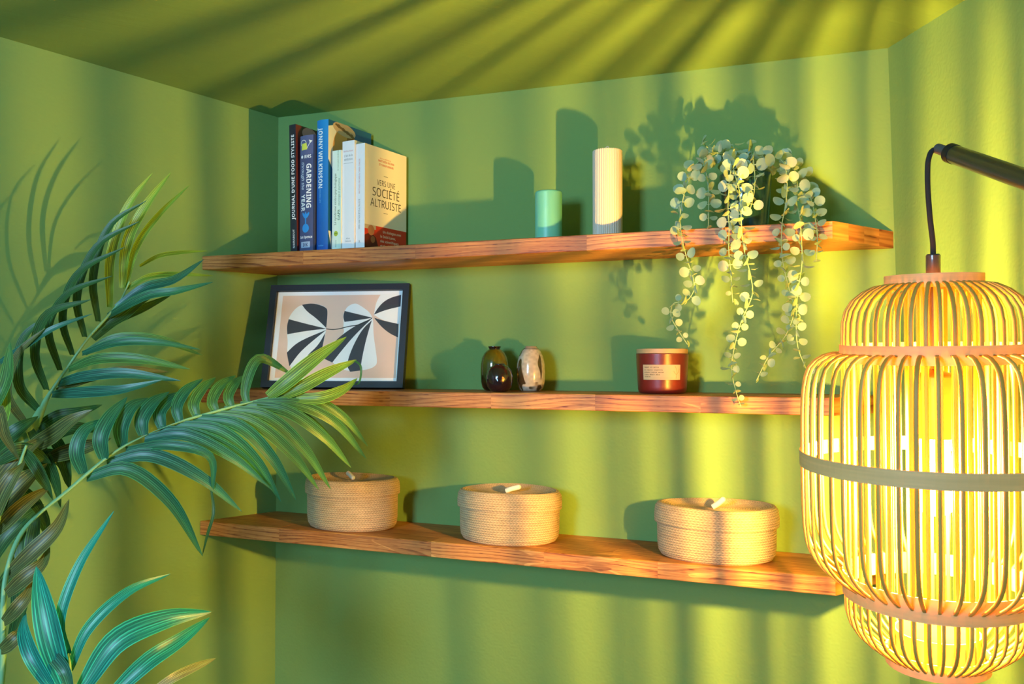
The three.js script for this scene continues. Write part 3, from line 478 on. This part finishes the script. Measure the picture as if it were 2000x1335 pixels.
// ---------------------------------------------------------------- trailing plant in a dark pot
{
  seed = 902;
  const P0 = V(1.035, shelfY('top', 1.03), 0.097);
  const t = thing('trailing_plant', 'trailing plant with round sage green leaves in a dark glossy pot on the top shelf', 'potted plant', P0.toArray());
  part(t, 'pot', latheUV([[0.0001, 0], [0.034, 0], [0.0365, 0.002], [0.0375, 0.006], [0.0435, 0.088], [0.0440, 0.094], [0.0430, 0.0955], [0.0405, 0.094], [0.040, 0.084], [0.0001, 0.084]], 64), phys({ color: rgb(0.006, 0.045, 0.040), roughness: 0.22, clearcoat: 0.8, clearcoatRoughness: 0.12 }));
  part(t, 'soil', new THREE.CylinderGeometry(0.0398, 0.0398, 0.004, 36).translate(0, 0.0855, 0), std({ color: rgb(0.05, 0.035, 0.02), roughness: 1 }));
  const strands = [
      [[1036,1822,100],[999,1852,115],[967,1841,130],[954,1824,140],[944,1780,160],[939,1742,172],[942,1712,178],[951,1671,180],[962,1635,180],[963,1617,180],[950,1599,180],[929,1596,180],[925,1575,180],[936,1553,180],[952,1528,180]],
      [[1033,1819,100],[1000,1851,120],[973,1844,140],[980,1811,155],[984,1784,160],[985,1758,165],[985,1721,170]],
      [[1032,1819,110],[1026,1839,125],[1019,1823,140],[1016,1782,155],[1016,1751,165],[1019,1722,175],[1019,1679,180],[1022,1645,180],[1023,1623,180],[1025,1595,180]],
      [[1034,1819,110],[1027,1842,130],[1023,1821,150],[1034,1779,165],[1037,1749,172],[1039,1720,178],[1044,1677,185],[1054,1635,185],[1056,1607,185],[1039,1565,185],[1028,1524,185],[1023,1489,185],[1029,1456,185],[1037,1429,185]],
      [[1041,1818,110],[1049,1844,125],[1055,1820,140],[1057,1791,150],[1055,1767,155],[1049,1743,158]],
      [[1047,1816,110],[1076,1838,130],[1100,1824,145],[1107,1800,155],[1108,1767,165],[1105,1740,172],[1101,1713,178],[1102,1661,180],[1112,1612,180],[1119,1582,180],[1105,1540,180],[1081,1510,180],[1061,1470,180]],
      [[1045,1820,90],[1081,1839,100],[1111,1823,115],[1121,1796,130],[1122,1755,150],[1127,1728,165],[1130,1701,178],[1131,1653,180],[1125,1612,180],[1122,1574,180],[1124,1523,180],[1138,1484,180]],
      [[1044,1822,80],[1088,1837,90],[1122,1814,100],[1135,1784,120],[1146,1749,150],[1151,1721,170],[1154,1693,178],[1152,1657,180]],
      [[1031,1823,90],[1000,1853,90],[978,1864,100],[965,1876,110]],
      [[1035,1823,90],[1021,1847,90],[1015,1871,100]],
      [[1038,1823,90],[1043,1845,90],[1048,1868,100]],
      [[1041,1822,90],[1060,1841,100],[1074,1846,110]],
      [[1042,1824,80],[1071,1836,80],[1100,1838,90]],
  ];
  const leafMats = [[0.40, 0.54, 0.34], [0.50, 0.62, 0.36], [0.33, 0.52, 0.42], [0.56, 0.63, 0.45]].map((c) => phys({ color: rgb(...c), roughness: 0.6, transmission: 0.3, thickness: 0, side: THREE.DoubleSide }));
  const stemMat = std({ color: rgb(0.34, 0.46, 0.22), roughness: 0.7 });
  const disc = (cup, len) => {                                  // a round, slightly cupped leaf on a short stalk, its base at the origin, lying along x
    const pos = [0, 0, 0], idx = [], n = 12, cxx = 0.62 * len;
    pos.splice(0, 3, cxx, -cup, 0);
    for (let i = 0; i < n; i++) { const a = i / n * 2 * Math.PI, r = 1 - 0.12 * Math.max(0, -Math.cos(a)); pos.push(cxx + Math.cos(a) * 0.5 * (a > 0 ? 1 : 1) * r, 0.06 * Math.cos(2 * a), Math.sin(a) * 0.49); idx.push(0, 1 + (i + 1) % n, 1 + i); }
    const s = pos.length / 3; pos.push(0, 0, -0.03, 0, 0, 0.03, cxx - 0.4, 0.03, 0.05, cxx - 0.4, 0.03, -0.05); idx.push(s, s + 1, s + 2, s, s + 2, s + 3);
    const g = new THREE.BufferGeometry(); g.setAttribute('position', new THREE.Float32BufferAttribute(pos, 3)); g.setIndex(idx); g.computeVertexNormals(); return g;
  };
  const discs = [disc(0.08, 1), disc(0.14, 1.05), disc(0.04, 0.95)];
  const leaves = [];
  strands.forEach((s, si) => {
    const curve = new THREE.CatmullRomCurve3(s.map(([x, y, z]) => V(x / 1000, y / 1000, z / 1000).sub(P0)), false, 'centripetal'), L = curve.getLength();
    const stem = part(t, 'trailing_stem', new THREE.TubeGeometry(curve, Math.ceil(L / 0.008), 0.0008, 6), stemMat);
    const n = Math.round(L / 0.0118), short = si > 7;
    for (let i = 1; i <= n; i++) {
      const u = clamp((i - 0.15) / n), p = curve.getPointAt(u), T = curve.getTangentAt(u), tipEnd = smooth(0.8, 1, u);
      for (const side of [0, 1]) {
        if (i === n && side && !short) continue;
        const size = (short ? 0.0180 : lerp(0.0186, 0.0152, smooth(0, 0.35, u * L))) * between(0.78, 1.2) * lerp(1, 0.72, short ? 0 : tipEnd);
        const ang = (i % 2 ? 0 : Math.PI / 2) + side * Math.PI + between(-0.5, 0.5);
        const perp = V(1, 0, 0).applyAxisAngle(V(0, 1, 0), ang), q = new THREE.Quaternion().setFromUnitVectors(V(0, 1, 0), T.clone().multiplyScalar(T.y < 0 ? -1 : 1));
        const dir = perp.applyQuaternion(q); dir.y += between(-0.3, 0.3); dir.normalize();
        const up = V(between(-0.7, 0.7), between(-0.3, 0.9), between(0.1, 1.0)); up.addScaledVector(dir, -up.dot(dir)).normalize();
        const m = new THREE.Matrix4().makeBasis(dir, up, dir.clone().cross(up)).scale(V(size, size, size)).setPosition(p);
        leaves.push({ stem, m, size, shape: discs[Math.floor(rnd() * 3)], mat: leafMats[Math.floor(rnd() * 4)] });
      }
    }
  });
  leaves.sort((a, b) => b.size - a.size);                       // the 300 largest are leaves of their own, the rest one mass
  for (const { stem, m, shape, mat } of leaves.slice(0, 300)) { const o = part(stem, 'leaf', shape, mat); m.decompose(o.position, o.quaternion, o.scale); }
  const rest = leaves.slice(300);
  if (rest.length) part(t, 'small_leaves', mergeGeometries(rest.map(({ m, shape }) => shape.clone().applyMatrix4(m))), leafMats[0]).userData = { kind: 'stuff' };
}

// ---------------------------------------------------------------- potted palm
{
  seed = 417;
  const BASE = V(-0.05, 0, 0.76);
  const t = thing('potted_palm', 'large palm with long pleated green fronds in the corner by the left wall', 'palm', BASE.toArray());
  part(t, 'planter', latheUV([[0.0001, 0], [0.105, 0], [0.112, 0.006], [0.135, 0.27], [0.137, 0.285], [0.129, 0.285], [0.125, 0.25], [0.0001, 0.25]], 56), std({ color: rgb(0.45, 0.4, 0.34), roughness: 0.8 }));
  part(t, 'soil', new THREE.CylinderGeometry(0.1245, 0.1245, 0.01, 40).translate(0, 0.252, 0), std({ color: rgb(0.05, 0.035, 0.02), roughness: 1 }));
  const veins = dataTexture(128, 64, (u, v) => {
    const q = u * 7, line = Math.pow(0.5 + 0.5 * Math.cos(2 * Math.PI * (q + 0.25 * noise(u * 9, v * 3, 9, 3, 93))), 5), fine = 0.5 + 0.5 * Math.sin(u * 2 * Math.PI * 21), n = noise(u * 30, v * 5, 30, 5, 91), e = smooth(0.05, 0.015, Math.min(u, 1 - u));
    const t = 0.60 + 0.12 * (fine - 0.5) + 0.34 * (n - 0.5) + 0.34 * line * (0.4 + 0.6 * n);
    return [t + 0.16 * line + 0.36 * e, t + 0.06 * line + 0.24 * e, t + 0.02 * line + 0.08 * e];
  });
  const leafMat = (r, g, b, rough = 0.42) => phys({ color: rgb(r, g, b), map: veins, roughness: rough, transmission: 0.25, thickness: 0, specularIntensity: 0.7, side: THREE.DoubleSide });
  const litTones = { lime: leafMat(0.50, 0.92, 0.11), green: leafMat(0.16, 0.52, 0.13), dark: leafMat(0.085, 0.28, 0.075), teal: leafMat(0.06, 0.40, 0.20), blue: leafMat(0.07, 0.40, 0.28, 0.36), cyan: leafMat(0.04, 0.68, 0.54, 0.36), olive: leafMat(0.28, 0.34, 0.10), pale: leafMat(0.58, 0.8, 0.55) };  // lamp backlight painted into the lime tone, daylight sheen into the bluish ones
  const stalk = std({ color: rgb(0.20, 0.46, 0.24), roughness: 0.5 });
  function leaflet(pts, half, curl) {
    const C = new THREE.CatmullRomCurve3(pts.map(([x, y, z]) => V(x / 1000, y / 1000, z / 1000).sub(BASE)), false, 'centripetal');
    const seg = 18, face = V(0.32, 0.22, 0.92).normalize(), pos = [], uv = [], idx = [];
    const across = [-1, -0.55, 0, 0.55, 1], fold = [0.0, 0.10, 0.30, 0.10, 0.0];
    for (let i = 0; i <= seg; i++) {
      const u = i / seg, p = C.getPointAt(u), T = C.getTangentAt(u);
      const f = face.clone().applyAxisAngle(T, curl * (u - 0.3)), S = T.clone().cross(f).normalize(), N = S.clone().cross(T).normalize();
      const w = 1.2 * half / 1000 * Math.pow(Math.sin(Math.PI * Math.min(1, 0.16 + 0.84 * Math.pow(u, 0.95))), 0.75) + 0.0003;
      across.forEach((a, k) => { const q = p.clone().addScaledVector(S, a * w).addScaledVector(N, -fold[k] * w); pos.push(q.x, q.y, q.z); uv.push(0.5 + 0.5 * a, u); });
    }
    for (let i = 0; i < seg; i++) for (let k = 0; k < 4; k++) { const a = i * 5 + k; idx.push(a, a + 1, a + 5, a + 1, a + 6, a + 5); }
    const g = new THREE.BufferGeometry(); g.setAttribute('position', new THREE.Float32BufferAttribute(pos, 3)); g.setAttribute('uv', new THREE.Float32BufferAttribute(uv, 2)); g.setIndex(idx); g.computeVertexNormals(); return g;
  }
  function taperTube(points, radii, sides = 9) {
    const C = new THREE.CatmullRomCurve3(points, false, 'centripetal'), seg = points.length * 7, F = C.computeFrenetFrames(seg), pos = [], idx = [];
    for (let i = 0; i <= seg; i++) {
      const p = C.getPoint(i / seg), k = i / seg * (radii.length - 1), r = lerp(radii[Math.floor(k)], radii[Math.min(radii.length - 1, Math.floor(k) + 1)], k % 1) / 1000;
      for (let j = 0; j < sides; j++) { const a = j / sides * 2 * Math.PI, q = p.clone().addScaledVector(F.normals[i], Math.cos(a) * r).addScaledVector(F.binormals[i], Math.sin(a) * r); pos.push(q.x, q.y, q.z); }
    }
    for (let i = 0; i < seg; i++) for (let j = 0; j < sides; j++) { const a = i * sides + j, b = i * sides + (j + 1) % sides; idx.push(a, b, a + sides, b, b + sides, a + sides); }
    const g = new THREE.BufferGeometry(); g.setAttribute('position', new THREE.Float32BufferAttribute(pos, 3)); g.setIndex(idx); g.computeVertexNormals(); return g;
  }
  // stems and leaflets in millimetres of the room, girth is the stem's radius, each leaflet [tone of leaf and light, half its width, points along its midrib]
  const fronds = [
    { stem: [[-69,1311,617],[-63,1351,594],[-61,1399,562],[-58,1441,540],[-43,1478,524],[-12,1538,502],[12,1578,482],[30,1606,471],[40,1639,462]], girth: [16.5,15.0,9.4,3.9,2.6,2.4,2.2,1.8,1.3], leaflets: [
      ['lime', 7.6, [[28,1627,467],[48,1708,475],[76,1770,462],[101,1830,431]]],
      ['lime', 5.4, [[33,1628,465],[53,1701,459],[76,1757,433],[103,1817,387]]],
      ['lime', 7.1, [[8,1594,474],[27,1680,491],[58,1767,484],[86,1825,458]]],
      ['dark', 6.5, [[-3,1569,488],[15,1643,516],[53,1728,517],[107,1770,492]]],
      ['dark', 6.5, [[-16,1542,504],[0,1608,535],[46,1691,537],[111,1732,511]]],
      ['dark', 6.4, [[-36,1511,511],[-16,1573,549],[26,1643,558],[104,1687,534]]],
      ['dark', 6.4, [[-47,1485,526],[-32,1556,562],[13,1610,566],[85,1640,541]]],
      ['dark', 7.6, [[-60,1452,541],[-42,1513,579],[-4,1575,590],[69,1600,568]]],
      ['dark', 8.0, [[-65,1419,553],[-66,1463,588],[-48,1538,596],[-12,1575,579]]],
      ['olive', 7.1, [[-73,1393,567],[-72,1447,604],[-40,1513,611],[0,1554,595]]],
      ['blue', 4.6, [[-97,1492,611],[-40,1521,607],[10,1554,588],[54,1578,552]]],
      ['blue', 7.2, [[25,1594,477],[72,1629,456],[102,1644,423],[124,1683,374]]],
      ['teal', 6.6, [[12,1579,482],[91,1614,470],[132,1620,454],[181,1637,415]]],
      ['lime', 4.1, [[35,1627,463],[61,1649,440],[80,1656,400],[112,1658,336]]],
      ['lime', 3.3, [[25,1670,425],[53,1689,408],[70,1698,376],[88,1706,325]]],
      ['dark', 9.1, [[1,1558,487],[29,1581,465],[38,1609,434],[41,1631,386]]],
      ['dark', 8.2, [[-3,1539,498],[17,1572,470],[34,1596,424],[41,1623,364]]],
      ['green', 6.7, [[-16,1515,503],[33,1540,485],[89,1539,444],[135,1511,387]]],
      ['teal', 5.7, [[-21,1514,505],[47,1533,493],[109,1533,464],[160,1521,421]]],
      ['green', 7.4, [[-34,1487,521],[26,1505,515],[90,1505,489],[158,1487,442]]],
      ['blue', 7.8, [[-51,1463,527],[7,1475,529],[76,1481,509],[157,1468,464]]],
      ['blue', 7.7, [[-52,1445,538],[26,1450,536],[89,1455,521],[144,1470,491]]],
      ['olive', 7.1, [[-53,1450,528],[7,1475,508],[52,1486,475],[95,1482,425]]],
      ['olive', 12.2, [[-26,1363,601],[34,1384,610],[75,1409,608],[102,1425,593]]],
      ['olive', 10.9, [[-13,1344,573],[30,1356,568],[55,1365,550],[65,1374,521]]],
      ['dark', 10.5, [[-85,1376,550],[-39,1406,539],[-15,1414,519],[3,1426,483]]],
    ] },
    { stem: [[96,1049,738],[90,1154,732],[86,1200,724],[84,1245,704],[86,1269,682],[106,1304,643],[131,1346,601],[149,1367,578],[167,1382,555],[187,1394,536],[210,1405,516],[226,1412,499],[248,1420,480],[266,1427,462],[283,1433,444],[306,1441,424]], girth: [4.3,4.0,3.6,3.5,3.4,3.5,3.2,3.0,2.8,2.8,2.7,2.5,2.5,2.1,1.7,1.3], leaflets: [
      ['teal', 9.9, [[113,1329,619],[110,1365,629],[113,1395,618],[122,1411,585]]],
      ['teal', 10.8, [[134,1350,600],[133,1383,606],[135,1414,591],[137,1444,558]]],
      ['teal', 10.6, [[145,1366,574],[146,1397,579],[150,1428,564],[153,1442,530]]],
      ['teal', 10.3, [[168,1384,555],[166,1408,557],[170,1436,538],[169,1451,502]]],
      ['teal', 9.5, [[187,1395,536],[182,1419,536],[181,1439,515],[176,1451,478]]],
      ['teal', 8.4, [[206,1404,518],[200,1427,518],[199,1453,498],[199,1472,458]]],
      ['green', 8.4, [[225,1412,500],[218,1432,500],[216,1456,480],[212,1474,442]]],
      ['green', 8.0, [[246,1420,481],[239,1435,481],[237,1461,461],[236,1477,421]]],
      ['green', 7.7, [[263,1426,463],[256,1442,463],[252,1464,444],[243,1477,408]]],
      ['green', 7.3, [[280,1432,445],[275,1450,445],[283,1505,421],[311,1479,369]]],
      ['lime', 10.7, [[305,1442,425],[339,1467,419],[376,1505,394],[410,1542,352]]],
      ['lime', 9.0, [[324,1442,417],[360,1459,407],[392,1482,380],[420,1503,336]]],
      ['lime', 8.2, [[348,1439,407],[391,1441,394],[415,1454,370],[421,1472,335]]],
      ['green', 6.5, [[310,1438,423],[364,1440,398],[404,1411,359],[426,1354,308]]],
      ['green', 7.3, [[295,1433,439],[348,1431,411],[393,1402,367],[424,1332,309]]],
      ['green', 8.1, [[269,1429,450],[337,1421,423],[385,1378,384],[410,1320,336]]],
      ['dark', 6.1, [[307,1420,412],[348,1409,389],[370,1375,354],[381,1321,304]]],
      ['green', 8.0, [[251,1422,468],[318,1412,445],[363,1362,410],[389,1286,365]]],
      ['green', 8.0, [[237,1416,484],[301,1404,462],[350,1355,427],[376,1287,381]]],
      ['teal', 8.4, [[220,1410,502],[289,1398,478],[329,1347,446],[347,1272,404]]],
      ['teal', 9.1, [[198,1399,521],[269,1389,496],[313,1340,463],[330,1270,421]]],
      ['teal', 8.2, [[184,1393,537],[246,1383,517],[296,1350,481],[323,1290,435]]],
      ['blue', 7.8, [[169,1379,554],[230,1386,534],[288,1351,495],[324,1298,446]]],
      ['teal', 6.4, [[149,1362,572],[220,1371,555],[274,1353,526],[261,1290,504]]],
      ['dark', 2.0, [[259,1298,505],[272,1264,514],[260,1227,514],[238,1191,500]]],
      ['blue', 8.9, [[130,1343,591],[191,1356,567],[252,1320,523],[290,1259,469]]],
      ['teal', 8.8, [[117,1323,617],[173,1337,595],[222,1287,556],[246,1192,508]]],
      ['green', 1.3, [[415,1503,338],[434,1492,345],[430,1466,343],[409,1460,329]]],
    ] },
    { stem: [[251,981,759],[244,1031,753],[236,1071,746],[232,1093,743],[226,1108,740]], girth: [3.0,2.7,2.4,2.1,1.4], leaflets: [
      ['cyan', 6.3, [[226,1107,740],[216,1147,746],[224,1218,726],[244,1291,683]]],
      ['cyan', 6.4, [[232,1088,743],[247,1139,729],[279,1184,691],[302,1198,636]]],
      ['cyan', 13.5, [[250,1064,740],[285,1125,714],[321,1144,667],[349,1141,605]]],
      ['cyan', 9.6, [[285,1054,726],[321,1096,695],[335,1113,653],[339,1130,597]]],
      ['pale', 5.0, [[333,1057,706],[350,1072,683],[351,1074,646],[347,1071,593]]],
      ['cyan', 14.6, [[228,1071,749],[217,1123,759],[194,1174,755],[160,1218,737]]],
      ['cyan', 9.1, [[213,1064,755],[186,1108,765],[158,1136,755],[128,1149,727]]],
      ['blue', 7.6, [[244,1071,754],[238,1092,757],[205,1113,753],[162,1137,734]]],
    ] },
    { stem: [[74,1060,769],[68,1146,751],[54,1225,727],[50,1280,708],[53,1330,686],[51,1374,667]], girth: [4.9,4.7,4.4,4.1,3.4,1.9], leaflets: [
      ['olive', 9.8, [[44,1251,710],[78,1282,705],[89,1299,690],[94,1315,659]]],
      ['olive', 10.4, [[87,1197,723],[121,1228,714],[144,1262,692],[135,1298,663]]],
      ['olive', 9.5, [[94,1172,731],[123,1195,727],[138,1214,711],[125,1236,687]]],
      ['olive', 8.7, [[99,1135,739],[125,1156,740],[132,1172,730],[122,1191,709]]],
      ['olive', 8.6, [[104,1099,747],[127,1113,749],[133,1125,740],[118,1139,720]]],
      ['olive', 13.0, [[34,1279,704],[62,1309,697],[75,1334,678],[71,1346,647]]],
      ['dark', 7.3, [[47,1366,668],[79,1349,677],[97,1323,673],[96,1294,658]]],
      ['green', 8.9, [[-41,1425,651],[-22,1449,656],[-20,1473,648],[-34,1531,630]]],
      ['lime', 8.1, [[-44,1385,652],[-22,1402,655],[-22,1425,648],[-39,1468,630]]],
      ['dark', 8.5, [[21,1316,678],[52,1306,676],[67,1286,663],[61,1247,638]]],
      ['dark', 10.6, [[-36,1345,648],[-6,1361,640],[0,1360,623],[7,1336,587]]],
      ['dark', 9.5, [[37,1260,638],[46,1225,652],[43,1186,652],[30,1150,638]]],
      ['dark', 8.7, [[-3,1257,632],[19,1206,648],[29,1153,649],[13,1087,643]]],
      ['dark', 8.0, [[-20,1065,634],[5,1110,644],[4,1165,646],[-16,1205,636]]],
      ['olive', 7.7, [[9,1405,695],[31,1429,699],[34,1390,689],[33,1349,663]]],
      ['dark', 8.4, [[-41,1388,586],[-16,1356,586],[-3,1313,573],[-14,1259,550]]],
      ['dark', 8.5, [[-43,1395,565],[-7,1362,561],[-1,1319,550],[-17,1282,530]]],
      ['olive', 12.2, [[-48,1297,651],[-14,1337,643],[4,1368,622],[4,1381,589]]],
      ['dark', 10.4, [[-20,1192,670],[2,1231,662],[17,1259,639],[13,1274,604]]],
      ['dark', 10.9, [[-95,1355,607],[-62,1381,606],[-49,1397,593],[-47,1410,567]]],
      ['dark', 12.4, [[-81,1324,622],[-44,1341,619],[-20,1337,602],[-15,1288,573]]],
      ['dark', 10.6, [[-44,1261,627],[-12,1275,626],[8,1262,610],[4,1209,585]]],
      ['dark', 10.3, [[-27,1126,660],[5,1169,659],[21,1198,646],[18,1201,622]]],
      ['dark', 10.2, [[-59,1336,570],[-22,1345,567],[-9,1336,554],[-20,1291,532]]],
      ['olive', 11.1, [[55,1269,727],[82,1315,729],[93,1343,718],[85,1355,696]]],
      ['dark', 9.5, [[-60,1360,560],[-22,1382,553],[1,1390,533],[23,1382,495]]],
    ] },
  ];
  fronds.forEach((f, fi) => {
    const first = f.stem[0], P = f.stem.map(([x, y, z]) => V(x / 1000, y / 1000, z / 1000).sub(BASE));
    const a = fi * 1.7, root = V(0.03 * Math.cos(a), 0.25, 0.03 * Math.sin(a)), knee = P[0].clone().lerp(root, 0.5).add(V(-0.01, 0.0, 0.0));
    const frond = part(t, 'frond', taperTube([root, knee, ...P], [f.girth[0] * 1.2, f.girth[0] * 1.1, ...f.girth]), stalk);
    for (const [tone, half, pts] of f.leaflets) part(frond, 'leaflet', leaflet(pts, half, between(-0.25, 0.25)), litTones[tone]);
  });
}

renderer.render(scene, camera);
